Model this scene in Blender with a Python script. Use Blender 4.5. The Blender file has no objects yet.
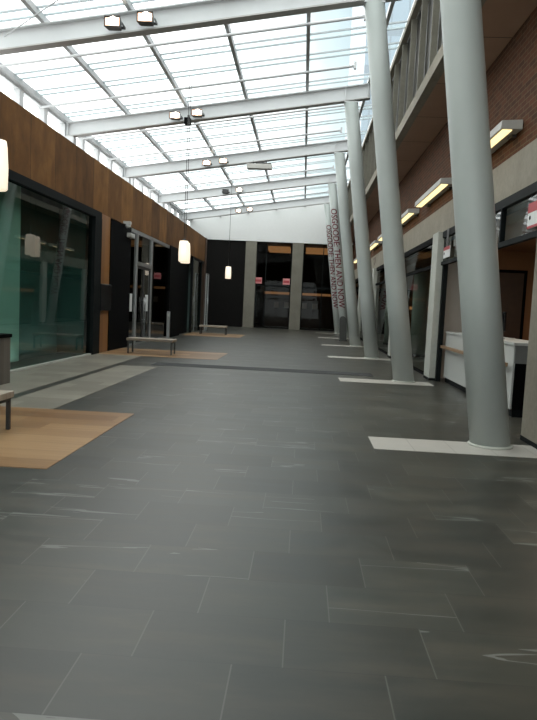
import bpy, bmesh, math, random
from mathutils import Vector, Matrix
random.seed(4)
scn = bpy.context.scene
col = scn.collection

# ------------------------------------------------------------------ materials
def new_mat(name):
    m = bpy.data.materials.new(name); m.use_nodes = True
    nt = m.node_tree; nt.nodes.clear()
    out = nt.nodes.new('ShaderNodeOutputMaterial')
    return m, nt, out

class N:
    """small node-building helper"""
    def __init__(s, nt): s.nt = nt
    def new(s, t, **kw):
        n = s.nt.nodes.new(t)
        for k, v in kw.items(): setattr(n, k, v)
        return n
    def link(s, a, b): s.nt.links.new(a, b)
    def math(s, op, a, b=None, c=None):
        n = s.new('ShaderNodeMath', operation=op)
        for i, v in enumerate((a, b, c)):
            if v is None: continue
            if isinstance(v, (int, float)): n.inputs[i].default_value = v
            else: s.link(v, n.inputs[i])
        return n.outputs[0]
    def mix(s, f, a, b):
        n = s.new('ShaderNodeMix', data_type='RGBA')
        for i, v in ((0, f), (6, a), (7, b)):
            if isinstance(v, (int, float)): n.inputs[i].default_value = v
            elif isinstance(v, (tuple, list)): n.inputs[i].default_value = tuple(v) if len(v) == 4 else (*v, 1)
            else: s.link(v, n.inputs[i])
        return n.outputs[2]
    def coords(s):
        return s.new('ShaderNodeNewGeometry').outputs['Position']
    def sep(s, v):
        n = s.new('ShaderNodeSeparateXYZ'); s.link(v, n.inputs[0]); return n.outputs
    def comb(s, x, y, z):
        n = s.new('ShaderNodeCombineXYZ')
        for i, v in enumerate((x, y, z)):
            if isinstance(v, (int, float)): n.inputs[i].default_value = v
            else: s.link(v, n.inputs[i])
        return n.outputs[0]
    def noise(s, v, scale, detail=3, rough=.55):
        n = s.new('ShaderNodeTexNoise'); s.link(v, n.inputs['Vector'])
        n.inputs['Scale'].default_value = scale; n.inputs['Detail'].default_value = detail
        n.inputs['Roughness'].default_value = rough
        return n.outputs[0]
    def ramp(s, f, stops):
        n = s.new('ShaderNodeValToRGB'); s.link(f, n.inputs[0])
        e = n.color_ramp.elements
        while len(e) < len(stops): e.new(.5)
        for el, (p, c) in zip(e, stops): el.position = p; el.color = (*c, 1)
        return n.outputs[0]
    def bsdf(s, out, color, rough=.5, metal=0, spec=.5, emis=None, estr=0, bump=None):
        b = s.new('ShaderNodeBsdfPrincipled')
        for k, v in (('Base Color', color), ('Roughness', rough), ('Metallic', metal), ('Specular IOR Level', spec)):
            if isinstance(v, (int, float)): b.inputs[k].default_value = v
            elif isinstance(v, tuple): b.inputs[k].default_value = (*v, 1)
            else: s.link(v, b.inputs[k])
        if emis:
            b.inputs['Emission Color'].default_value = (*emis, 1); b.inputs['Emission Strength'].default_value = estr
        if bump is not None:
            bn = s.new('ShaderNodeBump'); bn.inputs['Strength'].default_value = .3; bn.inputs['Distance'].default_value = .01
            s.link(bump, bn.inputs['Height']); s.link(bn.outputs[0], b.inputs['Normal'])
        s.link(b.outputs[0], out.inputs[0]); return b

def plain(name, c, rough=.5, metal=0, var=.12, scale=6, spec=.5, emis=None, estr=0):
    m, nt, out = new_mat(name); n = N(nt)
    f = n.noise(n.coords(), scale, 4)
    a = tuple(x*(1-var) for x in c); b = tuple(min(1, x*(1+var)) for x in c)
    n.bsdf(out, n.mix(f, a, b), rough, metal, spec, emis, estr)
    return m

def glass(name, tint, refl=1.0, ior=1.5, diff=0.0, dcol=(1,1,1)):
    m, nt, out = new_mat(name); n = N(nt)
    t = n.new('ShaderNodeBsdfTransparent'); t.inputs[0].default_value = (*tint, 1)
    g = n.new('ShaderNodeBsdfGlossy'); g.inputs['Roughness'].default_value = .02
    f = n.new('ShaderNodeFresnel')
    bf = n.new('ShaderNodeNewGeometry').outputs['Backfacing']
    n.link(n.math('ADD', ior, n.math('MULTIPLY', bf, 1/ior-ior)), f.inputs[0])
    mx = n.new('ShaderNodeMixShader')
    n.link(n.math('MULTIPLY', f.outputs[0], refl), mx.inputs[0]); n.link(t.outputs[0], mx.inputs[1]); n.link(g.outputs[0], mx.inputs[2])
    res = mx.outputs[0]
    if diff:
        d = n.new('ShaderNodeBsdfTranslucent'); d.inputs[0].default_value = (*dcol, 1)
        m2 = n.new('ShaderNodeMixShader'); m2.inputs[0].default_value = diff
        n.link(res, m2.inputs[1]); n.link(d.outputs[0], m2.inputs[2]); res = m2.outputs[0]
    n.link(res, out.inputs[0]); return m

def floor_mat():
    m, nt, out = new_mat('slate_tile'); n = N(nt)
    P = n.coords(); x, y, z = n.sep(P)
    rowf = n.math('DIVIDE', n.math('SUBTRACT', y, 2.61), .425)
    row = n.math('FLOOR', rowf); fv = n.math('SUBTRACT', rowf, row)
    u = n.math('DIVIDE', n.math('SUBTRACT', n.math('SUBTRACT', x, .65), n.math('MULTIPLY', row, .22)), .66)
    ui = n.math('FLOOR', u); fu = n.math('SUBTRACT', u, ui)
    du = n.math('MULTIPLY', n.math('MINIMUM', fu, n.math('SUBTRACT', 1, fu)), .66)
    dv = n.math('MULTIPLY', n.math('MINIMUM', fv, n.math('SUBTRACT', 1, fv)), .425)
    ju = n.math('LESS_THAN', du, .0034); jv = n.math('LESS_THAN', dv, .0022)
    wn = n.new('ShaderNodeTexWhiteNoise', noise_dimensions='3D'); n.link(n.comb(ui, row, 0), wn.inputs['Vector'])
    rnd = wn.outputs['Value']
    # streaks running across the hall, different on each tile
    sv = n.comb(n.math('MULTIPLY', x, 1.1), n.math('ADD', n.math('MULTIPLY', y, 5.0), n.math('MULTIPLY', rnd, 30)), row)
    streak = n.noise(sv, 1.0, 5, .6)
    base = n.ramp(streak, [(.25, (.025, .028, .022)), (.5, (.038, .038, .030)), (.72, (.060, .054, .040))])
    br = n.math('ADD', .76, n.math('MULTIPLY', rnd, .48))
    mul = n.new('ShaderNodeMix', data_type='RGBA', blend_type='MULTIPLY'); mul.inputs[0].default_value = 1
    n.link(base, mul.inputs[6]); n.link(n.comb(br, br, br), mul.inputs[7]); c = mul.outputs[2]
    # pale mineral veins
    vv = n.comb(n.math('MULTIPLY', x, .28), n.math('ADD', n.math('MULTIPLY', y, 3.4), n.math('MULTIPLY', rnd, 17)), n.math('MULTIPLY', rnd, 9))
    vn = n.noise(vv, .8, 4, .5)
    vein = n.math('LESS_THAN', n.math('ABSOLUTE', n.math('SUBTRACT', vn, .5)), .0055)
    gate = n.math('GREATER_THAN', n.noise(n.comb(x, y, n.math('MULTIPLY', rnd, 40)), .8, 2), .48)
    gate2 = n.math('GREATER_THAN', rnd, .48)
    vein = n.math('MULTIPLY', n.math('MULTIPLY', n.math('MULTIPLY', vein, gate), gate2), .8)
    c = n.mix(vein, c, (.15, .155, .14))
    c = n.mix(n.math('MULTIPLY', ju, .6), c, (.11, .108, .095))
    c = n.mix(n.math('MULTIPLY', jv, .7), c, (.02, .02, .018))
    rough = n.math('ADD', .30, n.math('MULTIPLY', streak, .14))
    n.bsdf(out, c, rough, 0, .5)
    return m

def planks(name, cols, w, length, along='x', rough=.35, gap=.0025):
    m, nt, out = new_mat(name); n = N(nt)
    x, y, z = n.sep(n.coords())
    a, b = (x, y) if along == 'x' else (y, x)
    r = n.math('DIVIDE', b, w); ri = n.math('FLOOR', r); fr = n.math('SUBTRACT', r, ri)
    w1 = n.new('ShaderNodeTexWhiteNoise', noise_dimensions='1D'); n.link(ri, w1.inputs['W'])
    u = n.math('ADD', n.math('DIVIDE', a, length), n.math('MULTIPLY', w1.outputs['Value'], 5)); ui = n.math('FLOOR', u)
    w2 = n.new('ShaderNodeTexWhiteNoise', noise_dimensions='2D'); n.link(n.comb(ri, ui, 0), w2.inputs['Vector'])
    g = n.noise(n.comb(n.math('MULTIPLY', a, 1.2), n.math('MULTIPLY', b, 26), w2.outputs['Value']), 1.0, 4)
    f = n.math('ADD', n.math('MULTIPLY', w2.outputs['Value'], .6), n.math('MULTIPLY', g, .4))
    c = n.ramp(f, [(.15, cols[0]), (.5, cols[1]), (.85, cols[2])])
    d = n.math('MULTIPLY', n.math('MINIMUM', fr, n.math('SUBTRACT', 1, fr)), w)
    c = n.mix(n.math('MULTIPLY', n.math('LESS_THAN', d, gap), .6), c, tuple(v*.3 for v in cols[0]))
    n.bsdf(out, c, rough, 0, .5); return m

def rust_mat():
    m, nt, out = new_mat('rust_brown_panel'); n = N(nt)
    x, y, z = n.sep(n.coords())
    u = n.math('DIVIDE', y, 1.3); ui = n.math('FLOOR', u); fu = n.math('SUBTRACT', u, ui)
    wn = n.new('ShaderNodeTexWhiteNoise', noise_dimensions='1D'); n.link(ui, wn.inputs['W'])
    g = n.noise(n.comb(x, n.math('MULTIPLY', y, 1.6), n.math('MULTIPLY', z, .9)), 1.4, 6, .6)
    f = n.math('ADD', n.math('MULTIPLY', wn.outputs['Value'], .3), n.math('MULTIPLY', g, .75))
    c = n.ramp(f, [(.25, (.072, .032, .011)), (.55, (.165, .076, .024)), (.85, (.30, .145, .045))])
    d = n.math('MULTIPLY', n.math('MINIMUM', fu, n.math('SUBTRACT', 1, fu)), 1.3)
    c = n.mix(n.math('MULTIPLY', n.math('LESS_THAN', d, .008), .8), c, (.012, .008, .005))
    n.bsdf(out, c, .6, 0, .12); return m

def brick_mat():
    m, nt, out = new_mat('red_brick'); n = N(nt)
    x, y, z = n.sep(n.coords())
    b = n.new('ShaderNodeTexBrick'); n.link(n.comb(y, z, 0), b.inputs['Vector'])
    b.inputs['Color1'].default_value = (.10, .034, .014, 1); b.inputs['Color2'].default_value = (.055, .022, .010, 1)
    b.inputs['Mortar'].default_value = (.12, .075, .042, 1); b.inputs['Scale'].default_value = 1
    b.inputs['Mortar Size'].default_value = .008; b.inputs['Brick Width'].default_value = .26; b.inputs['Row Height'].default_value = .085
    n.bsdf(out, b.outputs['Color'], .8, 0, .2, bump=b.outputs['Fac']); return m

def concrete(name, a, b, rough=.75):
    m, nt, out = new_mat(name); n = N(nt)
    P = n.coords()
    f = n.math('ADD', n.math('MULTIPLY', n.noise(P, 1.3, 6), .6), n.math('MULTIPLY', n.noise(P, 14, 4), .4))
    n.bsdf(out, n.ramp(f, [(.3, a), (.7, b)]), rough, 0, .3); return m

def soffit_mat():
    m, nt, out = new_mat('soffit_board'); n = N(nt)
    x, y, z = n.sep(n.coords())
    u = n.math('DIVIDE', y, 2.2); fu = n.math('FRACT', u)
    d = n.math('MULTIPLY', n.math('MINIMUM', fu, n.math('SUBTRACT', 1, fu)), 2.2)
    f = n.noise(n.comb(x, y, z), 2, 3)
    c = n.mix(f, (.36, .22, .15), (.45, .28, .19))
    c = n.mix(n.math('LESS_THAN', d, .012), c, (.07, .045, .035))
    n.bsdf(out, c, .6, 0, .3); return m

M = {}
M['floor'] = floor_mat()
M['wood_floor'] = planks('oak_floor', [(.16, .078, .030), (.29, .165, .072), (.42, .265, .135)], .34, 1.9)
M['pale_floor'] = planks('pale_floor_strip', [(.16, .146, .115), (.21, .193, .155), (.27, .25, .20)], .425, .66, rough=.4)  # paler beige rows over the left side of the floor
M['white_tile'] = None
M['rust'] = rust_mat(); M['brick'] = brick_mat(); M['soffit'] = soffit_mat()
M['concrete'] = concrete('warm_concrete', (.20, .18, .145), (.31, .28, .225))
M['grey_concrete'] = concrete('grey_concrete', (.16, .15, .12), (.23, .22, .18))
M['pilaster'] = concrete('pale_concrete', (.40, .41, .37), (.52, .53, .48))
M['white_steel'] = plain('white_painted_steel', (.64, .65, .66), .45, var=.04)
M['column'] = plain('white_column_paint', (.385, .415, .40), .42, var=.05, scale=3)
def translucent(name, c, tr):
    m, nt, out = new_mat(name); n = N(nt)
    d = n.new('ShaderNodeBsdfDiffuse'); d.inputs[0].default_value = (*c, 1)
    t = n.new('ShaderNodeBsdfTranslucent'); t.inputs[0].default_value = (*c, 1)
    mx = n.new('ShaderNodeMixShader'); mx.inputs[0].default_value = tr
    n.link(d.outputs[0], mx.inputs[1]); n.link(t.outputs[0], mx.inputs[2]); n.link(mx.outputs[0], out.inputs[0]); return m
M['bar'] = translucent('pale_glazing_bar', (.62, .66, .68), .5)
M['rafter'] = plain('grey_glazing_bar', (.50, .51, .52), .5)
M['pale_bar'] = plain('pale_frit', (.72, .76, .77), .5, var=.04)
M['black'] = plain('black_panel', (.003, .003, .0032), .7, spec=.05)
M['char'] = plain('charcoal_frame', (.007, .009, .0095), .6, spec=.1)
M['dark_mat'] = plain('charcoal_mat', (.020, .021, .022), .8, var=.6, scale=18)
M['steel'] = plain('brushed_steel', (.42, .43, .43), .35, metal=.8)
M['dark_steel'] = plain('dark_steel', (.06, .06, .06), .4, metal=.6)
M['amber_wood'] = planks('amber_veneer', [(.20, .085, .025), (.27, .12, .035), (.33, .155, .05)], .5, 2.4, along='x', rough=.4)
M['rail_wood'] = plain('oak_rail', (.30, .19, .11), .4)
M['bench_wood'] = planks('grey_bench_slat', [(.26, .215, .165), (.34, .29, .23), (.42, .36, .29)], .09, 4, rough=.5)
M['crate_wood'] = planks('weathered_board', [(.085, .072, .058), (.13, .112, .092), (.19, .165, .138)], .14, 9, along='x', rough=.6)
M['white'] = plain('white_laminate', (.50, .51, .49), .4, var=.03)
M['offwhite_wall'] = plain('white_plaster', (.74, .75, .74), .6, var=.03)
M['grey_wall'] = plain('grey_plaster', (.62, .60, .56), .7, var=.06)
M['brown_wall'] = plain('orange_brown_plaster', (.26, .115, .045), .7, var=.15, scale=1.2)
M['dark_wall'] = plain('near_black_wall', (.006, .0055, .005), .6, spec=.1)
M['dark_wood'] = plain('dark_walnut', (.055, .027, .014), .5, var=.3)
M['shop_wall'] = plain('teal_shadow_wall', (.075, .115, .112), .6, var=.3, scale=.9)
M['blind'] = plain('pale_green_blind', (.60, .66, .61), .6, var=.08, scale=2)
M['red_paint'] = plain('dark_red_vinyl', (.12, .010, .018), .5)
M['sign_red'] = plain('red_sign', (.42, .05, .06), .5)
M['sign_pink'] = plain('pink_sign', (.50, .20, .20), .5, emis=(.8, .25, .25), estr=.12)
M['roof_glass'] = glass('roof_glass', (.93, .97, .97), .25, diff=.06)
M['clear_glass'] = glass('clear_glass', (.86, .93, .92), .8)
M['teal_glass'] = glass('teal_glass', (.42, .62, .56), 1.0, 1.5)
M['dark_glass'] = glass('smoked_glass', (.30, .34, .33), 1.0, 1.5)
M['end_glass'] = glass('end_glass', (.30, .34, .33), .3, 1.5)
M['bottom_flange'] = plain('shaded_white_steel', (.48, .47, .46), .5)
M['stand'] = plain('grey_stand', (.06, .062, .058), .5)
M['bay_glass'] = glass('bay_glass', (.55, .62, .58), .55, 1.5)
M['store_glass'] = glass('store_glass', (.62, .74, .70), 1.0, 1.5)
M['fin_glass'] = plain('balcony_glass', (.035, .033, .03), .3, spec=.3)
M['lamp_shade'] = plain('glowing_opal_shade', (.8, .76, .7), .4, var=.03, emis=(1, .84, .62), estr=.95)
M['flood'] = plain('flood_reflector', (.9, .8, .7), .3, emis=(1, .42, .2), estr=1.25)
M['flood_glow'] = plain('flood_bulb', (.9, .9, .9), .3, emis=(1, .9, .75), estr=16)
M['sconce_glow'] = plain('warm_diffuser', (.9, .85, .7), .4, emis=(1, .78, .36), estr=1.6)
M['sconce_body'] = plain('aluminium_housing', (.46, .45, .42), .5)
M['wood_glow'] = plain('lit_wood', (.40, .20, .09), .5, var=.25, emis=(1, .42, .15), estr=.6)  # lamp light on the soffit wood put in as emission
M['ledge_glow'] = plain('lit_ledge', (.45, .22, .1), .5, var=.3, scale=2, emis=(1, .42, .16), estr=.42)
M['end_grey'] = plain('grey_laminate', (.16, .165, .16), .5)
M['screen'] = plain('black_screen', (.006, .006, .007), .2)
M['paper'] = plain('white_paper', (.72, .73, .72), .7, var=.03)

def white_tile():
    m, nt, out = new_mat('white_tile_strip'); n = N(nt)
    x, y, z = n.sep(n.coords())
    fu = n.math('FRACT', n.math('DIVIDE', n.math('SUBTRACT', x, .88), .46))
    d = n.math('MULTIPLY', n.math('MINIMUM', fu, n.math('SUBTRACT', 1, fu)), .46)
    f = n.noise(n.comb(x, y, z), 3, 4)
    c = n.mix(f, (.42, .40, .36), (.50, .475, .435))
    c = n.mix(n.math('MULTIPLY', n.math('LESS_THAN', d, .004), .6), c, (.2, .19, .17))
    n.bsdf(out, c, .35, 0, .5); return m
M['white_tile'] = white_tile()

def tower_mat():
    m, nt, out = new_mat('blue_tower_glass'); n = N(nt)
    x, y, z = n.sep(n.coords())
    fz = n.math('FRACT', n.math('DIVIDE', z, 3.4)); fx = n.math('FRACT', n.math('DIVIDE', n.math('ADD', x, y), 1.6))
    b = n.math('MAXIMUM', n.math('LESS_THAN', fz, .22), n.math('LESS_THAN', fx, .1))
    n.bsdf(out, n.mix(b, (.17, .235, .285), (.12, .165, .20)), .35, 0, .5); return m
M['tower'] = tower_mat()

# ------------------------------------------------------------------ geometry helpers
class B:
    def __init__(s): s.bm = bmesh.new()
    def hexa(s, pts):
        v = [s.bm.verts.new(p) for p in pts]
        for f in ((0,3,2,1),(4,5,6,7),(0,1,5,4),(1,2,6,5),(2,3,7,6),(3,0,4,7)): s.bm.faces.new([v[i] for i in f])
        return s
    def box(s, x0, x1, y0, y1, z0, z1):
        return s.hexa([(x0,y0,z0),(x1,y0,z0),(x1,y1,z0),(x0,y1,z0),(x0,y0,z1),(x1,y0,z1),(x1,y1,z1),(x0,y1,z1)])
    def sloped(s, x0, x1, y0, y1, fz, o0, o1):
        a, b = fz(x0), fz(x1)
        return s.hexa([(x0,y0,a+o0),(x1,y0,b+o0),(x1,y1,b+o0),(x0,y1,a+o0),(x0,y0,a+o1),(x1,y0,b+o1),(x1,y1,b+o1),(x0,y1,a+o1)])
    def quad(s, *pts):
        s.bm.faces.new([s.bm.verts.new(p) for p in pts]); return s
    def rings(s, rings, seg=32, caps=True, smooth=True):
        """rings: list of (cx, cy, cz, r) with horizontal circles"""
        vs = []
        for cx, cy, cz, r in rings:
            vs.append([s.bm.verts.new((cx+r*math.cos(2*math.pi*i/seg), cy+r*math.sin(2*math.pi*i/seg), cz)) for i in range(seg)])
        for a, b in zip(vs, vs[1:]):
            for i in range(seg):
                f = s.bm.faces.new((a[i], a[(i+1)%seg], b[(i+1)%seg], b[i])); f.smooth = smooth
        if caps:
            s.bm.faces.new(list(reversed(vs[0]))); s.bm.faces.new(vs[-1])
        return s
    def tube(s, p0, p1, r, seg=10, r1=None):
        p0 = Vector(p0); p1 = Vector(p1); d = (p1-p0).normalized()
        a = d.orthogonal().normalized(); b = d.cross(a); r1 = r if r1 is None else r1
        A = [s.bm.verts.new(p0+(a*math.cos(t)+b*math.sin(t))*r) for t in [2*math.pi*i/seg for i in range(seg)]]
        C = [s.bm.verts.new(p1+(a*math.cos(t)+b*math.sin(t))*r1) for t in [2*math.pi*i/seg for i in range(seg)]]
        for i in range(seg):
            f = s.bm.faces.new((A[i], A[(i+1)%seg], C[(i+1)%seg], C[i])); f.smooth = True
        s.bm.faces.new(list(reversed(A))); s.bm.faces.new(C)
        return s
    def bevel(s, w, seg=2):
        bmesh.ops.bevel(s.bm, geom=list(s.bm.edges), offset=w, segments=seg, affect='EDGES', profile=.5); return s

ORG = {}
def obj(name, b, m, parent=None):
    bm = b.bm if isinstance(b, B) else b
    if parent is not None:
        o = ORG[parent.name]; bmesh.ops.translate(bm, verts=bm.verts, vec=-o)
    bmesh.ops.recalc_face_normals(bm, faces=bm.faces)
    me = bpy.data.meshes.new(name); bm.to_mesh(me); bm.free()
    me.materials.append(m)
    ob = bpy.data.objects.new(name, me); col.objects.link(ob)
    if parent is not None:
        ob.parent = parent; ORG[ob.name] = ORG[parent.name]
    else: ORG[ob.name] = Vector((0, 0, 0))
    return ob
def tag(o, label, cat, group=None):
    o['label'] = label; o['category'] = cat
    if group: o['group'] = group
    return o
def thing(name, loc, label, cat, group=None):
    o = bpy.data.objects.new(name, None); o.empty_display_size = .2; col.objects.link(o)
    o.location = loc; ORG[o.name] = Vector(loc)
    return tag(o, label, cat, group)
def struct(name, b, m):
    o = obj(name, b, m); o['kind'] = 'structure'; return o
def sroot(name, loc=(0,0,0)):
    o = bpy.data.objects.new(name, None); col.objects.link(o); o.location = loc; ORG[o.name] = Vector(loc)
    o['kind'] = 'structure'; return o
def dup(root, loc, label, group=None):
    def cp(o, par):
        c = o.copy(); col.objects.link(c); c.parent = par
        for ch in o.children: cp(ch, c)
        return c
    r = cp(root, None); r.location = loc; r['label'] = label
    if group: r['group'] = group
    ORG[r.name] = Vector(loc)
    return r

# ------------------------------------------------------------------ key dimensions (metres; X across, Y down the hall)
XL, XR = -5.73, 3.2                 # left shop fronts, right brick wall
YC = [7.65 + 6.6*k for k in range(6)]   # column grid
BEAMS = [1.05] + YC
YE = 44.0
zb = lambda x: 8.15 + .155*(x-1.2)      # underside of the roof beams
XE = -8.1                               # clerestory line

# ------------------------------------------------------------------ floor and inlays
struct('floor', B().box(-9.2, 9.0, -3.2, 55, -.12, 0), M['floor'])
k = 0
def inlay(x0, x1, y0, y1, m, h=.004):
    global k; k += 1
    return struct('trim_%d' % k, B().box(x0, x1, y0, y1, -.02, h), m)
for y in YC: inlay(.88, 2.90, y-.56, y+.12, M['white_tile'])
inlay(-5.68, -2.22, 5.46, 8.42, M['wood_floor'], .005)
inlay(-5.68, -2.3, 17.35, 19.85, M['wood_floor'], .005)
inlay(-5.68, -2.9, 29.6, 32.6, M['wood_floor'], .005)
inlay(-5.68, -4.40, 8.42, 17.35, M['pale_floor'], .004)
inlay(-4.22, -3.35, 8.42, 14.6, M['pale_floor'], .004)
inlay(-3.6, 1.75, 15.05, 15.75, M['dark_mat'], .006)

# ------------------------------------------------------------------ left shop fronts
struct('wall_left', B().box(XL-.25, XL, -3.2, 36.4, 3.9, 5.24), M['rust'])
struct('wall_left', B().box(XL-.20, XL-.0, 17.49, 18.46, 0, 3.9), M['amber_wood'])
struct('wall_left', B().box(XL-.20, XL+.03, 18.46, 20.62, 0, 3.86), M['black'])
struct('wall_left', B().box(XL-.22, XL+.05, 26.75, 29.15, 0, 3.9), M['black'])
struct('wall_left', B().box(XL-.45, XL-.2, 29.15, 32.4, 0, 3.9), M['black'])
struct('wall_left', B().box(XL-.25, XL+.04, 36.15, 36.6, 0, 5.24), M['dark_wood'])
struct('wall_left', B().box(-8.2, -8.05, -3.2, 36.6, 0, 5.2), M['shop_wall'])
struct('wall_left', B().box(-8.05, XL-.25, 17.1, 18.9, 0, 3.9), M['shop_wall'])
struct('wall_left', B().box(-8.05, XL-.25, 27.2, 29.2, 0, 3.9), M['black'])
struct('wall_left', B().box(-8.05, XL-.25, 36.4, 36.6, 0, 5.2), M['dark_wood'])
struct('ceiling', B().box(XE-.1, XL-.25, -3.2, 36.6, 3.95, 5.22), M['dark_wood'])
struct('trim_20', B().box(XL-.1, XL+.06, -3.2, 17.5, 3.72, 3.9).box(XL-.12, XL+.07, 16.93, 17.49, 0, 3.72), M['char'])
struct('baseboard_left', B().box(XL-.06, XL+.03, -3.2, 16.93, 0, .04), M['pilaster'])

def window(n, frames, pane, fm, gm):
    r = sroot('window_%d' % n)
    fb = B()
    for f in frames: fb.box(*f)
    obj('window_frame', fb, fm, r)
    for p in pane: obj('pane', B().quad(*p), gm, r)
    return r
def ypane(x, y0, y1, z0, z1): return ((x,y0,z0),(x,y1,z0),(x,y1,z1),(x,y0,z1))
# big teal bay
window(1, [(XL-.05, XL+.0, y-.012, y+.012, .05, 3.72) for y in (1.0, 3.9, 6.8, 9.7)],
       [ypane(XL-.02, a, b, .05, 3.72) for a, b in ((-3.2,1.0),(1.0,3.9),(3.9,6.8),(6.8,9.7),(9.7,12.65),(12.65,16.93))], M['char'], M['teal_glass'])
bl = sroot('window_2'); obj('blind', B().box(XL-.42, XL-.40, 3.2, 13.45, .1, 3.9), M['blind'], bl)
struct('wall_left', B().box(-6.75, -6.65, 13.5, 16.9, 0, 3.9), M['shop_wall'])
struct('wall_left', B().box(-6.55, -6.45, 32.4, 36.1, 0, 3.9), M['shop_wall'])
# entrance bay
window(3, [(XL-.12, XL+.0, y-.06, y+.06, 0, 3.86) for y in (21.6, 23.7)] +
          [(XL-.1, XL-.01, 20.62, 26.75, 3.78, 3.9), (XL-.1, XL-.01, 21.6, 23.7, 2.74, 2.86), (XL-.1, XL, 20.62, 20.69, 0, 3.86), (XL-.1, XL-.01, 20.62, 26.75, 0, .06)],
       [ypane(XL-.05, 20.69, 21.54, .06, 3.78), ypane(XL-.05, 21.66, 23.64, 2.86, 3.78), ypane(XL-.05, 23.76, 26.75, .06, 3.78)], M['steel'], M['dark_glass'])
for i, (y0, y1, yh) in enumerate(((21.67, 22.63, 22.52), (22.67, 23.63, 22.78))):
    d = sroot('door_%d' % (i+1))
    obj('door_frame', B().box(XL-.08, XL-.03, y0, y0+.06, .07, 2.72).box(XL-.08, XL-.03, y1-.06, y1, .07, 2.72)
        .box(XL-.08, XL-.03, y0+.06, y1-.06, .07, .2).box(XL-.08, XL-.03, y0+.06, y1-.06, 2.64, 2.72), M['dark_steel'], d)
    obj('pane', B().quad(*ypane(XL-.055, y0+.06, y1-.06, .2, 2.64)), M['dark_glass'], d)
    obj('door_handle', B().tube((XL+.03, yh, .75), (XL+.03, yh, 1.65), .016).tube((XL+.03, yh, .85), (XL-.03, yh, .85), .012).tube((XL+.03, yh, 1.55), (XL-.03, yh, 1.55), .012), M['steel'], d)
# far teal bay with the pale glazed door edge
window(4, [(XL-.1, XL+.02, y-.05, y+.05, 0, 3.88) for y in (32.45, 35.2)] + [(XL-.1, XL-.01, 32.4, 36.15, 3.78, 3.9)],
       [ypane(XL-.04, 32.5, 35.15, .02, 3.78)], M['char'], M['teal_glass'])
d = sroot('door_3')
obj('door_frame', B().box(-5.5, -5.43, 35.3, 35.38, 0, 3.2).box(-5.5, -5.43, 36.02, 36.1, 0, 3.2).box(-5.5, -5.43, 35.38, 36.02, 3.1, 3.2).box(-5.5, -5.43, 35.38, 36.02, 0, .1), M['steel'], d)
obj('pane', B().quad(*ypane(-5.465, 35.38, 36.02, .1, 3.1)), M['clear_glass'], d)
obj('door_handle', B().tube((-5.36, 35.5, .8), (-5.36, 35.5, 1.9), .02).tube((-5.36, 35.5, .9), (-5.45, 35.5, .9), .014).tube((-5.36, 35.5, 1.8), (-5.45, 35.5, 1.8), .014), M['steel'], d)
# lit wood strip inside the entrance
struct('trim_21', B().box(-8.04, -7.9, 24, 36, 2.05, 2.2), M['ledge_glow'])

# ------------------------------------------------------------------ clerestory (left, above the shop roof)
r = sroot('window_5')
fb = B().box(XE-.08, XE+.08, -3.2, YE, 5.22, 5.34)
fb.box(XE-.08, XE+.08, -3.2, YE, 7.12, 7.22)
obj('window_frame', fb, M['white_steel'], r)
y = 1.05
while y < YE-.2:
    obj('mullion', B().box(XE-.09, XE+.09, y-.13, y+.13, 5.34, 7.12), M['white_steel'], r); y += 1.65
obj('pane', B().quad(*ypane(XE, -3.2, YE, 5.34, 7.12)), M['roof_glass'], r)

# ------------------------------------------------------------------ glass roof
r = sroot('skylight')
obj('glass_roof', B().quad((XE-.2,-3.2,zb(XE-.2)+.62),(2.45,-3.2,zb(2.45)+.62),(2.45,YE,zb(2.45)+.62),(XE-.2,YE,zb(XE-.2)+.62)), M['roof_glass'], r)
for x in (-7.95, -6.0, -4.08, -2.15, -.22, 1.72):
    obj('rafter', B().sloped(x-.045, x+.045, -3.2, YE, zb, .46, .61), M['rafter'], r)
for i, y in enumerate([1.05+6.6*j for j in range(-1, 7)]):
    for dy in (2.62, 3.92, 6.05):
        if -3.1 < y+dy < YE-.3:
            for e in (0, .36):
                obj('glazing_bar', B().sloped(XE, 2.4, y+dy+e, y+dy+e+.04, zb, .57, .61), M['bar'], r)
            obj('glazing_strip', B().sloped(XE, 2.4, y+dy+.05, y+dy+.36, zb, .585, .60), M['roof_glass'], r)
    for dy in (1.5, 4.6):
        if -3 < y+dy < YE-.3:
            obj('blind_tube', B().tube((XE+.1, y+dy, zb(XE+.1)+.36), (1.12, y+dy, zb(1.12)+.36), .036)
                .box(1.1, 1.17, y+dy-.06, y+dy+.06, zb(1.12)+.28, zb(1.12)+.46), M['white_steel'], r)
obj('eave_gutter', B().box(2.3, 2.5, -3.2, YE, zb(2.3)+.5, zb(2.3)+.75), M['white_steel'], r)

BN = ['nearest the camera, crossing above the first leaning column', 'with two lit floodlights, crossing the top of the picture', 'running to the second column from the front in view at its top',
      'with the long grey fixture hung below it', 'fourth from the front, behind the grey hanging fixture', 'last one before the white gable at the far end']
def beam(y):
    t = thing('roof_beam', (1.2, y, zb(1.2)), '', 'beam', 'white roof beams')
    x0, x1 = -7.98, 1.78
    obj('web', B().sloped(x0, x1, y-.012, y+.012, zb, .03, .43), M['white_steel'], t)
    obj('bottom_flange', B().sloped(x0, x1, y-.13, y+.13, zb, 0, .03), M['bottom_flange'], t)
    obj('top_flange', B().sloped(x0, x1, y-.13, y+.13, zb, .43, .46), M['white_steel'], t)
    for x in (x0+.04, 1.0, 1.7):
        obj('stiffener', B().sloped(x-.012, x+.012, y-.12, y+.12, zb, .03, .43), M['white_steel'], t)
    obj('post', B().box(-8.0, -7.72, y-.14, y+.14, 5.23, zb(-7.9)), M['white_steel'], t)
    return t
b0 = beam(BEAMS[1])
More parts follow.
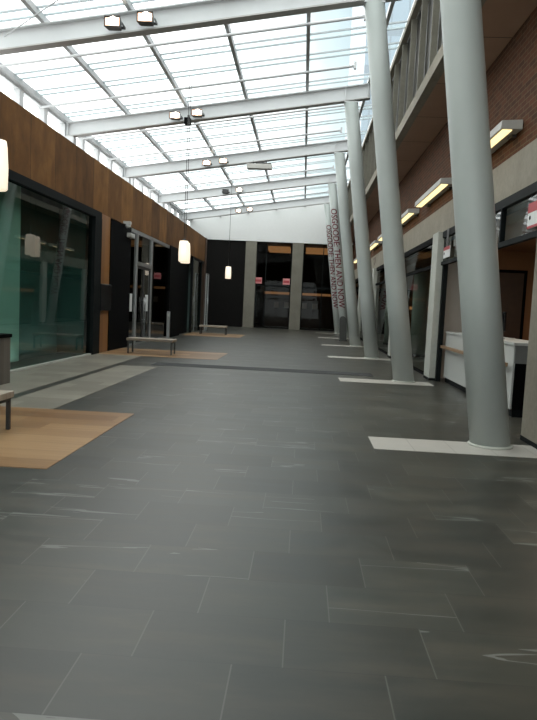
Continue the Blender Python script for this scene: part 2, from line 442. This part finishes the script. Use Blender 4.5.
names = ['white sloping roof beam overhead above the nearest leaning column',
         'white sloping roof beam crossing the top of the view, carrying two bright lit floodlights',
         'white sloping roof beam with a small black box between its two lit floodlights',
         'white sloping roof beam with the long grey fixture hanging under it',
         'white sloping roof beam just beyond the one with the grey fixture, carrying one dark and one lit floodlight',
         'white sloping roof beam farthest away, close to the white gable wall']
b0['label'] = names[0]
for i in range(1, 6): dup(b0, (1.2, YC[i], zb(1.2)), names[i])

# tension rod near the top left
t = tag(obj('tension_rod', B().tube((-6.80, 14.02, 7.14), (-4.6, 12.84, 7.76), .014), M['rafter']), 'thin diagonal steel bracing rod under the glass at the upper left of the roof', 'rod')

# ------------------------------------------------------------------ columns
def text_on_column(t, y, ang, z0, z1, size):
    cu = bpy.data.curves.new('lettering', 'FONT'); cu.body = 'OSGOODE: THEN AND NOW'; cu.resolution_u = 3; cu.size = 1; cu.offset = .022
    tmp = bpy.data.objects.new('tmp', cu); col.objects.link(tmp)
    bpy.context.view_layer.update()
    me = bpy.data.meshes.new_from_object(tmp.evaluated_get(bpy.context.evaluated_depsgraph_get()))
    bpy.data.objects.remove(tmp)
    bm = bmesh.new(); bm.from_mesh(me)
    bmesh.ops.triangulate(bm, faces=bm.faces)
    xs = [v.co.x for v in bm.verts]; x0, x1 = min(xs), max(xs)
    ys = [v.co.y for v in bm.verts]; y0, y1 = min(ys), max(ys); yc = (y0+y1)/2
    # split long triangles so the letters follow the curve
    for _ in range(4):
        long = [e for e in bm.edges if abs(e.verts[0].co.y-e.verts[1].co.y) > .14]
        if not long: break
        bmesh.ops.subdivide_edges(bm, edges=long, cuts=1)
        bmesh.ops.triangulate(bm, faces=bm.faces)
    for v in bm.verts:
        z = z1 - (v.co.x-x0)/(x1-x0)*(z1-z0)
        s = (v.co.y-yc)/(y1-y0)*size
        rr = .235-.002*z+.007
        a = ang + s/rr
        v.co = (2.33-.14*z + rr*math.cos(a), y + rr*math.sin(a), z)
    return obj('lettering', bm, M['red_paint'], t)
labels = ['large leaning white round column nearest the camera on the right',
          'leaning white round column second from the camera, beside the pale square pilaster',
          'leaning white round column third from the camera, in front of the small brown mark on the concrete band',
          'plain leaning white column directly in front of the dark info stand and the lettered columns',
          'leaning white column with red vertical lettering, nearer and larger of the two lettered ones',
          'leaning white column with red vertical lettering, farthest of the row by the end wall']
def column(y, label):
    t = thing('leaning_column', (2.33, y, 0), label, 'column', 'leaning columns along the right side')
    zt = 8.13
    obj('shaft', B().rings([(2.33-.14*z, y, z, .235-.002*z) for z in (.03, 2, 4, 6, zt-.05)], 48), M['column'], t)
    obj('base_ring', B().rings([(2.33, y, .004, .26), (2.33, y, .022, .26), (2.328, y, .032, .24)], 48), M['pilaster'], t)
    xt = 2.33-.14*zt
    obj('cap_plate', B().box(xt-.22, xt+.22, y-.13, y+.13, zt-.05, zb(xt-.22)-.002), M['white_steel'], t)
    return t
c0 = column(YC[0], labels[0])
cols = [c0]
for i in range(1, 6): cols.append(dup(c0, (2.33, YC[i], 0), labels[i]))
for i in (4, 5):
    text_on_column(cols[i], YC[i], math.radians(-103), 1.62, 6.78, .36)

# ------------------------------------------------------------------ right side: brick wall, concrete band, balcony
struct('wall_right', B().box(XR, XR+.25, -3.2, YE, 4.02, 6.12), M['brick'])
struct('trim_30', B().box(XR-.1, XR+.3, -3.2, YE, 3.42, 4.03), M['concrete'])
bal = sroot('balcony')
obj('soffit', B().box(2.30, XR+.3, -3.2, YE, 6.12, 6.2), M['soffit'], bal)
obj('edge_band', B().box(2.24, 2.42, -3.2, YE, 6.1, 6.36), M['concrete'], bal)
obj('top_rail', B().box(2.22, 2.36, -3.2, YE, 8.6, 8.74), M['concrete'], bal)
obj('back_pane', B().box(2.41, 2.43, -3.2, YE, 6.36, 8.74), M['fin_glass'], bal)
y = -2.25
while y < YE-.5:
    obj('fin', B().box(2.27, 2.40, y-.03, y+.03, 6.36, 8.6), M['grey_concrete'], bal); y += 1.41
struct('ceiling', B().box(2.46, 9.0, -3.2, YE+8, 8.74, 8.9), M['dark_wall'])
struct('ceiling', B().box(XR+.25, 9.0, -3.2, YE, 3.12, 3.3), M['brown_wall'])
struct('wall_right', B().box(7.2, 7.4, -3.2, YE, 0, 3.3), M['brown_wall'])
pl = [y+.85 for y in YC]
for i, y in enumerate([1.6] + [8.15] + [15.45 + 6.6*j for j in range(5)]):
    struct('trim_%d' % (40+i), B().box(2.86 if i == 1 else 3.0, 3.17, y-.62, y, .06, 3.42), M['concrete'] if i == 1 else M['pilaster'])
    struct('baseboard_right', B().box(2.855 if i == 1 else 2.995, 3.175, y-.63, y+.01, 0, .06), M['char'])
# transom over reception
window(6, [(XR-.1, XR, 8.15, 14.83, 3.28, 3.42), (XR-.1, XR-.02, 8.15, 14.83, 2.66, 2.74), (XR-.1, XR-.02, 13.0, 13.06, 2.74, 3.28), (XR-.1, XR-.02, 10.5, 10.56, 2.74, 3.28)],
       [ypane(XR-.06, 8.15, 14.83, 2.74, 3.28)], M['char'], M['store_glass'])
obj('jamb', B().box(3.14, 3.24, 14.7, 14.83, 0, 3.3), M['char'], bpy.data.objects['window_6'])
# bays further on: glazed fronts
for i in range(4):
    y0 = 15.45+6.6*i; y1 = y0+5.98
    window(7+i, [(XR-.1, XR, y0, y1, 3.28, 3.42), (XR-.1, XR-.02, y0, y1, 2.66, 2.74), (XR-.1, XR-.02, y0, y1, 0, .06)],
           [ypane(XR-.06, y0, y1, 2.74, 3.28), ypane(XR-.06, y0, y1, .06, 2.66)], M['black'], M['bay_glass'])
# reception room
struct('wall_reception', B().box(XR+.02, 4.05, 15.5, 15.62, 0, 3.12), M['grey_wall'])
struct('wall_reception', B().box(4.05, 7.2, 15.5, 15.62, 0, 3.12), M['brown_wall'])
d = sroot('door_4')
obj('door_leaf', B().box(4.35, 5.2, 15.45, 15.495, 0, 2.6), M['dark_wood'], d)
obj('door_frame', B().box(4.28, 4.35, 15.44, 15.498, 0, 2.67).box(5.2, 5.27, 15.44, 15.498, 0, 2.67).box(4.35, 5.2, 15.44, 15.498, 2.6, 2.67), M['black'], d)
obj('door_handle', B().tube((5.08, 15.40, 1.05), (4.92, 15.40, 1.05), .014).tube((5.08, 15.40, 1.05), (5.08, 15.45, 1.05), .014), M['steel'], d)
struct('wall_right', B().box(8.85, 9.0, -3.2, YE+8, 0, 8.74), M['dark_wall'])  # unseen outer wall added to stop sky light leaking in
struct('wall_near', B().box(XR+.05, 7.2, 5.4, 5.55, 0, 3.12), M['brown_wall'])

t = thing('reception_counter', (3.5, 12.4, 0), 'long low white reception counter with a wood rail behind the nearest column', 'counter')
obj('front_panel', B().box(3.30, 3.36, 10.0, 14.68, .12, 1.12), M['white'], t)
obj('plinth', B().box(3.34, 3.92, 9.98, 14.68, 0, .12), M['char'], t)
obj('end_panel', B().box(3.31, 3.95, 9.96, 9.999, .84, 1.12), M['end_grey'], t)
obj('end_base', B().box(3.33, 3.93, 9.965, 9.999, .12, .84), M['black'], t)
obj('counter_top', B().box(3.28, 3.97, 9.95, 14.68, 1.12, 1.16), M['white'], t)
obj('hand_rail', B().box(3.18, 3.24, 10.05, 14.66, .78, .84).box(3.24, 3.30, 10.4, 10.44, .79, .83).box(3.24, 3.30, 12.3, 12.34, .79, .83).box(3.24, 3.30, 14.3, 14.34, .79, .83), M['rail_wood'], t)
def monitor(x, y, rz, label):
    t = thing('monitor', (0, 0, 0), label, 'monitor', 'reception monitors')
    obj('display', B().box(-.02, .02, -.27, .27, .14, .48).bevel(.006), M['screen'], t)
    obj('stand', B().box(-.015, .015, -.03, .03, .012, .2).box(-.09, .09, -.11, .11, 0, .014), M['dark_steel'], t)
    t.location = (x, y, 1.16); t.rotation_euler.z = rz; return t
monitor(3.75, 14.15, math.radians(35), 'black monitor on the white reception counter beside the dark jamb')
monitor(3.48, 11.5, math.radians(8), 'black monitor on the white counter right of the nearest column')
# two hanging signs in the transom
def tsign(name, x0, x1, y0, y1, z0, z1, label, red):
    t = thing(name, (x0, y0, z0), label, 'sign')
    pt = obj('plate', B().box(x0, x1, y0, y1, z0, z1), M['paper'], t)
    h = z1-z0
    for a, b in red: obj('red_band', B().box(x0-.003, x0-.0005, y0+.001, y1-.001, z0+h*a, z0+h*b), M['sign_red'], pt)
    obj('black_dot', B().tube((x0-.004, y1-.09, z0+h*.42), (x0-.0005, y1-.09, z0+h*.42), .03, 12), M['black'], pt)
    obj('hanger', B().box(x0+.004, x1-.004, (y0+y1)/2-.1, (y0+y1)/2+.1, z1, 3.42), M['dark_steel'], t)
    return t
tsign('hanging_sign', 3.08, 3.095, 8.45, 9.2, 2.79, 3.14, 'red and white hanging sign at the right edge of the picture under the concrete band', [(.62, 1.0), (.0, .1)])
tsign('hanging_sign', 3.08, 3.095, 13.95, 14.55, 2.79, 3.03, 'small white sign with a red band beside the pale pilaster', [(.7, 1.0)])
# brown mark on the concrete band
tag(obj('wall_mark', B().box(XR-.108, XR-.1, 28.6, 29.5, 3.86, 3.93).box(XR-.108, XR-.1, 28.6, 28.85, 3.68, 3.86).box(XR-.108, XR-.1, 28.85, 29.1, 3.6, 3.7), M['dark_wood']),
    'small brown hook shaped mark on the concrete band beside the third column', 'sign')
# interior columns behind the glazed fronts; the farther one stands in for a glass reflection
for y, l in ((22.6, 'pale round column inside the glazed room, seen right of the second leaning column'), (29.8, 'pale round column added inside the glazed room for a glass reflection, seen between the second and third leaning columns')):
    t = thing('interior_column', (4.1, y, 0), l, 'column', 'columns inside the right rooms')
    obj('shaft', B().rings([(4.1, y, .1, .27), (4.1, y, 3.12, .27)], 32), M['pilaster'], t)
    obj('base_ring', B().rings([(4.1, y, 0, .29), (4.1, y, .1, .29)], 32), M['char'], t)
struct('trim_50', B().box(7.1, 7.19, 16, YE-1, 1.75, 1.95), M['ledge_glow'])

# ------------------------------------------------------------------ wall lights on the brick
def wall_light(y0, label):
    t = thing('wall_light', (XR, y0, 4.38), label, 'wall light', 'linear lights along the brick wall')
    y1 = y0+3.2
    obj('housing', B().hexa([(XR-.34,y0,4.40),(XR-.02,y0,4.40),(XR-.02,y1,4.40),(XR-.34,y1,4.40),(XR-.33,y0,4.52),(XR-.02,y0,4.54),(XR-.02,y1,4.54),(XR-.33,y1,4.52)]), M['sconce_body'], t)
    obj('diffuser', B().box(XR-.30, XR-.16, y0+.05, y1-.05, 4.385, 4.399), M['sconce_glow'], t)
    
    for a in (y0+.3, y1-.5): obj('bracket', B().box(XR-.08, XR, a, a+.2, 4.36, 4.399), M['dark_steel'], t)
    return t
w0 = wall_light(10.05, 'linear wall light on the brick just right of the nearest column, largest of the row')
for i, l in enumerate(['linear wall light on the brick just left of the nearest column',
                       'linear wall light on the brick right beside the second column',
                       'linear wall light on the brick hidden mostly behind the second column',
                       'linear wall light on the brick in the gap between second and third columns',
                       'small linear wall light on the brick behind the third column', 'tiny linear wall light on the brick near the far end']):
    dup(w0, (XR, 14.35+4.3*i, 4.38), l)

# ------------------------------------------------------------------ far end
struct('wall_far', B().hexa([(XE,YE,5.95),(3.3,YE,5.95),(3.3,YE+.2,5.95),(XE,YE+.2,5.95),(XE,YE,zb(XE)+.6),(3.3,YE,zb(3.3)+.6),(3.3,YE+.2,zb(3.3)+.6),(XE,YE+.2,zb(XE)+.6)]), M['offwhite_wall'])
struct('wall_far', B().box(-9.2, -4.15, YE+.1, YE+.3, 0, 5.95), M['dark_wall'])
struct('wall_far', B().box(-9.2, 9, 52.0, 52.2, 0, 6.2), M['dark_wall'])
struct('ceiling', B().box(-9.2, 9, YE+.2, 52.2, 5.95, 6.2), M['dark_wall'])
struct('wall_far', B().box(2.7, 9, YE, YE+.2, 0, 5.95), M['dark_wall'])
struct('wall_left', B().box(-9.2, -9.0, 36.4, YE+8.2, 0, 7.4), M['dark_wall'])
struct('wall_left', B().box(-9.0, XE, 36.6, YE, 5.3, 5.5), M['dark_wall'])
for i, (x0, x1) in enumerate(((-4.15, -3.40), (-.92, -.17))):
    t = thing('end_pillar', ((x0+x1)/2, YE+.3, 0), ['square concrete pillar at the far end, left one nearer the black wall', 'square concrete pillar at the far end, right one next to the lettered columns'][i], 'pillar', 'concrete pillars of the end wall')
    obj('shaft', B().box(x0, x1, YE+.01, YE+.6, .08, 5.95), M['grey_concrete'], t)
    obj('plinth', B().box(x0-.01, x1+.01, YE, YE+.61, 0, .08), M['grey_concrete'], t)
def xpane(y, x0, x1, z0, z1): return ((x0,y,z0),(x1,y,z0),(x1,y,z1),(x0,y,z1))
window(20, [(-3.4, -.92, YE+.34, YE+.42, 2.9, 3.0), (-3.4, -3.32, YE+.34, YE+.42, 0, 5.95), (-1.0, -.92, YE+.34, YE+.42, 0, 5.95), (-2.75, -2.69, YE+.34, YE+.42, 0, 5.95), (-3.4, -.92, YE+.34, YE+.42, 0, .08)],
       [xpane(YE+.38, -3.4, -.92, .08, 5.95)], M['char'], M['end_glass'])
window(21, [(-.17, 2.7, YE+.34, YE+.42, 2.9, 3.0), (-.17, -.1, YE+.34, YE+.42, 0, 5.95), (1.2, 1.26, YE+.34, YE+.42, 0, 5.95), (-.17, 2.7, YE+.34, YE+.42, 0, .08)],
       [xpane(YE+.38, -.17, 2.7, .08, 5.95)], M['char'], M['end_glass'])
for i, (x, l) in enumerate(((-3.2, 'small pink red sign on the end glazing beside the left concrete pillar'), (-1.25, 'small pink red sign on the end glazing beside the right concrete pillar'))):
    t = thing('exit_sign', (x, YE+.3, 3.1), l, 'sign', 'pink red signs at the far end')
    hs = obj('housing', B().box(x-.24, x+.24, YE+.25, YE+.33, 3.08, 3.5), M['sign_pink'], t)
    obj('red_band', B().box(x-.2, x+.2, YE+.24, YE+.249, 3.2, 3.36), M['sign_red'], hs)
# lobby beyond: lit wood soffits, glowing ledge, dark low counter
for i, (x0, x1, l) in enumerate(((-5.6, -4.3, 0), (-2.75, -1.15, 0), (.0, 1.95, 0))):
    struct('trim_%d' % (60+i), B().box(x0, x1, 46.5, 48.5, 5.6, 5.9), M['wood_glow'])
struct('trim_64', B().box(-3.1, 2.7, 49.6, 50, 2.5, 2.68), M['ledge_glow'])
struct('wall_lobby', B().box(-3.1, 2.7, 49.7, 50, 0, 2.5), M['dark_wood'])
for i, x in enumerate((-2.1, -1.3, .1, .9)):
    t = thing('framed_print', (x, 49.65, 1.7), 'dim framed print in the dark lobby, %s' % ['leftmost under the glowing ledge', 'second from left under the glowing ledge', 'just right of the right concrete pillar', 'farthest right under the glowing ledge'][i], 'picture', 'framed prints in the lobby')
    ff = obj('frame', B().box(x-.25, x+.25, 49.64, 49.69, 1.4, 1.95), M['dark_steel'], t)
    obj('print', B().box(x-.2, x+.2, 49.63, 49.639, 1.45, 1.9), M['grey_wall'], ff)

# ------------------------------------------------------------------ fixtures on the beams
def flood(x, y, label, lit=True):
    z = zb(x)
    t = thing('floodlight', (x, y-.2, z), label, 'floodlight', 'floodlights on the roof beams')
    # open-fronted housing facing the entrance end
    b = B(); w, h = .17, .1
    fr = [(x-w,y-.46,z+.02),(x+w,y-.46,z+.02),(x+w,y-.46,z+.24),(x-w,y-.46,z+.24)]
    bk = [(x-w*.8,y-.2,z+.04),(x+w*.8,y-.2,z+.04),(x+w*.8,y-.2,z+.22),(x-w*.8,y-.2,z+.22)]
    F = [b.bm.verts.new(p) for p in fr]; K = [b.bm.verts.new(p) for p in bk]
    for i in range(4): b.bm.faces.new((F[i], F[(i+1)%4], K[(i+1)%4], K[i]))
    b.bm.faces.new(K)
    obj('housing', b, M['dark_steel'], t)
    q = B().box(x-w+.02, x+w-.02, y-.44, y-.43, z+.05, z+.21)
    rf = obj('reflector', q, M['flood'] if lit else M['dark_steel'], t)
    if lit: obj('bulb', B().rings([(x+.03, y-.47, z+.06, .03), (x+.03, y-.47, z+.09, .075), (x+.03, y-.47, z+.18, .075), (x+.03, y-.47, z+.21, .03)], 16), M['flood_glow'], rf)
    obj('yoke', B().box(x-w-.03, x+w+.03, y-.15, y-.12, z+.1, z+.15), M['dark_steel'], t)
    for a in (x-w-.03, x+w+.015): obj('arm', B().box(a, a+.015, y-.36, y-.13, z+.1, z+.15), M['dark_steel'], t)
FL = [('left floodlight of the lit pair on the beam nearest the top of the view', 'right floodlight of the lit pair on the beam nearest the top of the view'),
      ('left of two lit floodlights flanking the small black box', 'right of two lit floodlights flanking the small black box'),
      ('left lit floodlight on the beam with the long grey fixture', 'right lit floodlight on the beam with the long grey fixture'),
      ('dark unlit floodlight on the fourth beam back', 'lit floodlight beside the dark one on the fourth beam back'),
      ('left floodlight of the farthest lit pair near the white gable', 'right floodlight of the farthest lit pair near the white gable')]
for i in range(5):
    for j, x in enumerate((-4.36, -3.66)):
        flood(x, YC[i+1], FL[i][j], lit=not (i == 3 and j == 0))
t = thing('speaker_box', (-3.97, YC[2]-.2, zb(-3.97)), 'small black box hung between two floodlights on the roof beam', 'speaker')
zz = zb(-3.97)
obj('body', B().box(-4.07, -3.87, YC[2]-.4, YC[2]-.16, zz-.16, zz+.04).bevel(.015), M['black'], t)
obj('bracket', B().box(-4.0, -3.94, YC[2]-.2, YC[2]-.131, zz+.0, zz+.16), M['dark_steel'], t)
t = thing('hanging_fixture', (-2.15, YC[3], zb(-2.15)), 'long grey fixture hung under a roof beam in the middle of the ceiling', 'fixture')
zz = zb(-2.15)
obj('body', B().box(-2.68, -1.62, YC[3]-.22, YC[3]+.1, zz-.32, zz-.12).bevel(.02), M['sconce_body'], t)
for a in (-2.45, -1.9): obj('hanger', B().box(a, a+.05, YC[3]-.03, YC[3]+.03, zz-.12, zz+.03), M['dark_steel'], t)
obj('top_tray', B().box(-2.3, -1.65, YC[3]-.15, YC[3]+.05, zz-.12, zz-.06), M['dark_steel'], t)

# ------------------------------------------------------------------ pendants
def pendant(x, y, label):
    t = thing('pendant_lamp', (x, y, 2.68), label, 'pendant lamp', 'pendant lamps over the benches')
    zt = zb(x)+.46
    obj('shade', B().rings([(x, y, 2.68, .125), (x, y, 2.70, .140), (x, y, 2.95, .145), (x, y, 3.2, .132), (x, y, 3.27, .12)], 32), M['lamp_shade'], t)
    obj('cap', B().rings([(x, y, 3.27, .05), (x, y, 3.33, .03)], 16), M['dark_steel'], t)
    obj('cable', B().tube((x, y, 3.33), (x, y, zt), .009, 8), M['dark_steel'], t)
    return t
p0 = pendant(-3.80, 7.7, 'glowing white pendant lamp cut by the left edge, largest of the hanging lamps')
p0.location = (-3.83, 7.7, 2.81)
dup(p0, (-3.50, 18.2, 2.70), 'glowing pendant lamp hung above the middle bench, left one of a close pair')
dup(p0, (-3.51, 18.52, 2.68), 'glowing pendant lamp hung above the middle bench, right one of a close pair')
dup(p0, (-3.78, 31.4, 2.80), 'small glowing pendant lamp in front of the black end wall, farthest away')

# ------------------------------------------------------------------ benches
def bench(x, y, label):
    w, dp, h = 1.36, .56, .45
    t = thing('bench', (x, y, 0), label, 'bench', 'low benches along the shop fronts')
    obj('seat', B().box(x-w/2, x+w/2, y-dp/2, y+dp/2, h-.075, h).bevel(.008), M['bench_wood'], t)
    for sx in (-1, 1):
        for sy in (-1, 1):
            cx, cy = x+sx*(w/2-.05), y+sy*(dp/2-.04)
            obj('leg', B().box(cx-.02, cx+.02, cy-.02, cy+.02, .006, h-.075), M['dark_steel'], t)
        cx = x+sx*(w/2-.05)
        obj('end_rail', B().box(cx-.018, cx+.018, y-dp/2+.06, y+dp/2-.06, h-.115, h-.076), M['dark_steel'], t)
    return t
be = bench(-4.36, 18.28, 'low bench with pale seat and dark legs beneath the close pair of pendant lamps')
dup(be, (-4.42, 31.5, 0), 'small distant low bench near the far left glazed door')
dup(be, (-3.93, 6.75, 0), 'low bench cut by the left edge, standing on the near wood floor patch')

t = thing('low_cabinet', (-5.3, 9.6, 0), 'low grey brown board cabinet with black top at the left edge, against the teal glass', 'cabinet')
obj('body', B().box(-5.58, -5.05, 7.6, 10.75, .0, .80), M['crate_wood'], t)
obj('top', B().box(-5.60, -5.03, 7.58, 10.77, .80, .86), M['black'], t)

# ------------------------------------------------------------------ small left wall items
tag(obj('wall_screen', B().box(XL+.001, XL+.09, 17.5, 18.44, 1.2, 1.95).bevel(.01), M['screen']), 'black box panel mounted on the amber wood strip between glass and black wall', 'screen')
t = thing('security_camera', (XL+.12, 19.85, 3.84), 'white dome security camera under the rust brown fascia above the black panel', 'camera')
obj('mount', B().box(XL+.0, XL+.22, 19.76, 19.94, 3.90, 3.98), M['white'], t)
obj('dome', B().rings([(XL+.13, 19.85, 3.76, .02), (XL+.13, 19.85, 3.78, .06), (XL+.13, 19.85, 3.83, .085), (XL+.13, 19.85, 3.90, .085)], 24), M['white'], t)
obj('lens', B().rings([(XL+.14, 19.83, 3.74, .02), (XL+.14, 19.83, 3.77, .035)], 16), M['black'], t)
t = thing('emergency_light', (XL+.03, 20.4, 3.5), 'small pale box light beside the white dome camera at the entrance head', 'light')
obj('body', B().box(XL+.015, XL+.16, 20.1, 20.6, 3.52, 3.66).bevel(.012), M['sconce_body'], t)
obj('lens', B().box(XL+.161, XL+.166, 20.14, 20.56, 3.55, 3.63), M['white'], t)
t = thing('door_post', (-5.3, 24.9, 0), 'short steel door button post standing before the entrance glass', 'post')
pb = obj('body', B().box(-5.36, -5.24, 24.84, 24.96, .012, 1.15).bevel(.012), M['steel'], t)
obj('button', B().rings([(-5.3, 24.83, 1.0, .001), (-5.3, 24.83, 1.001, .04)], 12).box(-5.34, -5.26, 24.83, 24.839, .95, 1.05), M['white'], pb)
obj('foot_plate', B().box(-5.4, -5.2, 24.8, 25.0, 0, .012), M['steel'], t)
for i, y in enumerate((21.0, 23.2)):
    tag(obj('door_notice', B().box(XL-.049+(.0 if i == 0 else -.004), XL-.044+(.0 if i == 0 else -.004), y-.2, y+.2, 1.15, 1.75), M['paper']), ['white paper notice on the entrance side glass left of the doors', 'white paper notice on the right leaf of the entrance doors'][i], 'notice', 'notices on the entrance')
# dark info stand by the far columns
t = thing('info_stand', (2.02, 31.5, 0), 'dark grey rounded info stand leaning between the lettered columns and the plain one', 'stand')
b = B(); prof = []
for i in range(9):
    a = math.pi*i/8; prof.append((.17*math.cos(a), 1.05+.17*math.sin(a)))
prof = [(.17, .04)] + prof + [(-.17, .04)]
fr = [b.bm.verts.new((2.05+px+.0-.05*pz, 31.48, pz)) for px, pz in prof]; bk = [b.bm.verts.new((2.05+px-.05*pz, 31.54, pz)) for px, pz in prof]
b.bm.faces.new(fr); b.bm.faces.new(list(reversed(bk)))
for i in range(len(prof)): b.bm.faces.new((fr[i], bk[i], bk[(i+1)%len(prof)], fr[(i+1)%len(prof)]))
obj('panel', b, M['stand'], t)
obj('base_plate', B().box(1.85, 2.25, 31.3, 31.72, 0, .04), M['dark_steel'], t)

# ------------------------------------------------------------------ behind the camera
struct('wall_back', B().box(-9.2, -5.7, -3.4, -3.2, 0, 9.2).box(3.2, 9, -3.4, -3.2, 0, 9.2).box(-5.7, 3.2, -3.4, -3.2, 5.2, 9.2), M['dark_wall'])  # unseen dark wall, added so light comes mainly from the roof
window(30, [(x-.05, x+.05, -3.36, -3.24, 0, 5.2) for x in (-5.65, -3.9, -2.1, -.3, 1.5, 3.15)] + [(-5.7, 3.2, -3.36, -3.24, 2.6, 2.7)],
       [((-5.7,-3.3,0),(3.2,-3.3,0),(3.2,-3.3,5.2),(-5.7,-3.3,5.2))], M['char'], M['clear_glass'])  # unseen glazing added to light the columns from the camera side

# ------------------------------------------------------------------ the tower outside, seen through the roof glass
t = sroot('neighbouring_tower', (16, 75, 0))
obj('facade', B().box(4.6, 34, 62, 90, -1, 95), M['tower'], t)
obj('crown', B().box(4.4, 34.2, 61.8, 90.2, 95, 97), M['grey_concrete'], t)

# ------------------------------------------------------------------ lights and sky
def light(name, kind, loc, energy, color, size=.5, rot=None):
    l = bpy.data.lights.new(name, kind); l.energy = energy; l.color = color
    if kind == 'AREA': l.size = size
    else: l.shadow_soft_size = size
    o = bpy.data.objects.new(name, l); col.objects.link(o); o.location = loc
    if rot: o.rotation_euler = rot
    return o
light('reception_light', 'AREA', (5.2, 11.0, 3.05), 40, (1, .80, .6), 1.6)
light('room_light', 'AREA', (5.2, 24, 3.05), 14, (1, .8, .6), 1.6)
light('lobby_light', 'AREA', (-.5, 48.9, 5.8), 12, (1, .6, .32), 2)
for x, y, ln, e in ((-6.3, 15.2, 3.2, 6), (-5.92, 9.5, 7.5, 9), (-6.1, 34, 3.0, 5)):
    o = light('shop_fill', 'AREA', (x, y, .12), e, (.85, 1, .95), .25, (math.pi, 0, 0))  # unseen fill added at floor level to brighten the shop interiors
    o.data.shape = 'RECTANGLE'; o.data.size = .3; o.data.size_y = ln

w = bpy.data.worlds.new('World'); scn.world = w; w.use_nodes = True
nt = w.node_tree; nt.nodes.clear(); n = N(nt)
out = n.new('ShaderNodeOutputWorld'); bg = n.new('ShaderNodeBackground')
tc = n.new('ShaderNodeTexCoord'); sx, sy, sz = n.sep(tc.outputs['Generated'])
f = n.math('ADD', .5, n.math('MULTIPLY', sx, .8))
cl = n.noise(tc.outputs['Generated'], 2.5, 4)
f = n.math('ADD', f, n.math('MULTIPLY', n.math('SUBTRACT', cl, .5), .25))
c = n.ramp(f, [(.34, (1.0, 1.0, 1.0)), (.44, (.55, .57, .57)), (.50, (.29, .345, .355)), (.58, (.16, .22, .255))])
mr = n.new('ShaderNodeMapRange', interpolation_type='SMOOTHSTEP'); n.link(sy, mr.inputs[0]); mr.inputs[1].default_value = .6; mr.inputs[2].default_value = .8
c = n.mix(mr.outputs[0], (.92, .92, .90), c)
n.link(c, bg.inputs[0]); bg.inputs[1].default_value = 3.0
n.link(bg.outputs[0], out.inputs[0])

# ------------------------------------------------------------------ camera
cam = bpy.data.cameras.new('camera'); co = bpy.data.objects.new('camera', cam); col.objects.link(co)
yaw, pitch, roll = .05046, .08502, .04673
cy, sy_ = math.cos(yaw), math.sin(yaw); cp, sp = math.cos(pitch), math.sin(pitch)
F = Vector((-sy_*cp, cy*cp, -sp)); R = Vector((cy, sy_, 0)); U = R.cross(F)
R2 = R*math.cos(roll)+U*math.sin(roll); U2 = U*math.cos(roll)-R*math.sin(roll)
mw = Matrix((R2, U2, -F)).transposed().to_4x4(); mw.translation = Vector((0, 0, 1.55))
co.matrix_world = mw
cam.sensor_fit = 'HORIZONTAL'; cam.sensor_width = 36; cam.lens = 633.1/537*36; cam.clip_end = 500
scn.camera = co
scn.view_settings.view_transform = 'Standard'; scn.view_settings.look = 'None'
scn.cycles.transparent_max_bounces = 16; scn.cycles.max_bounces = 8
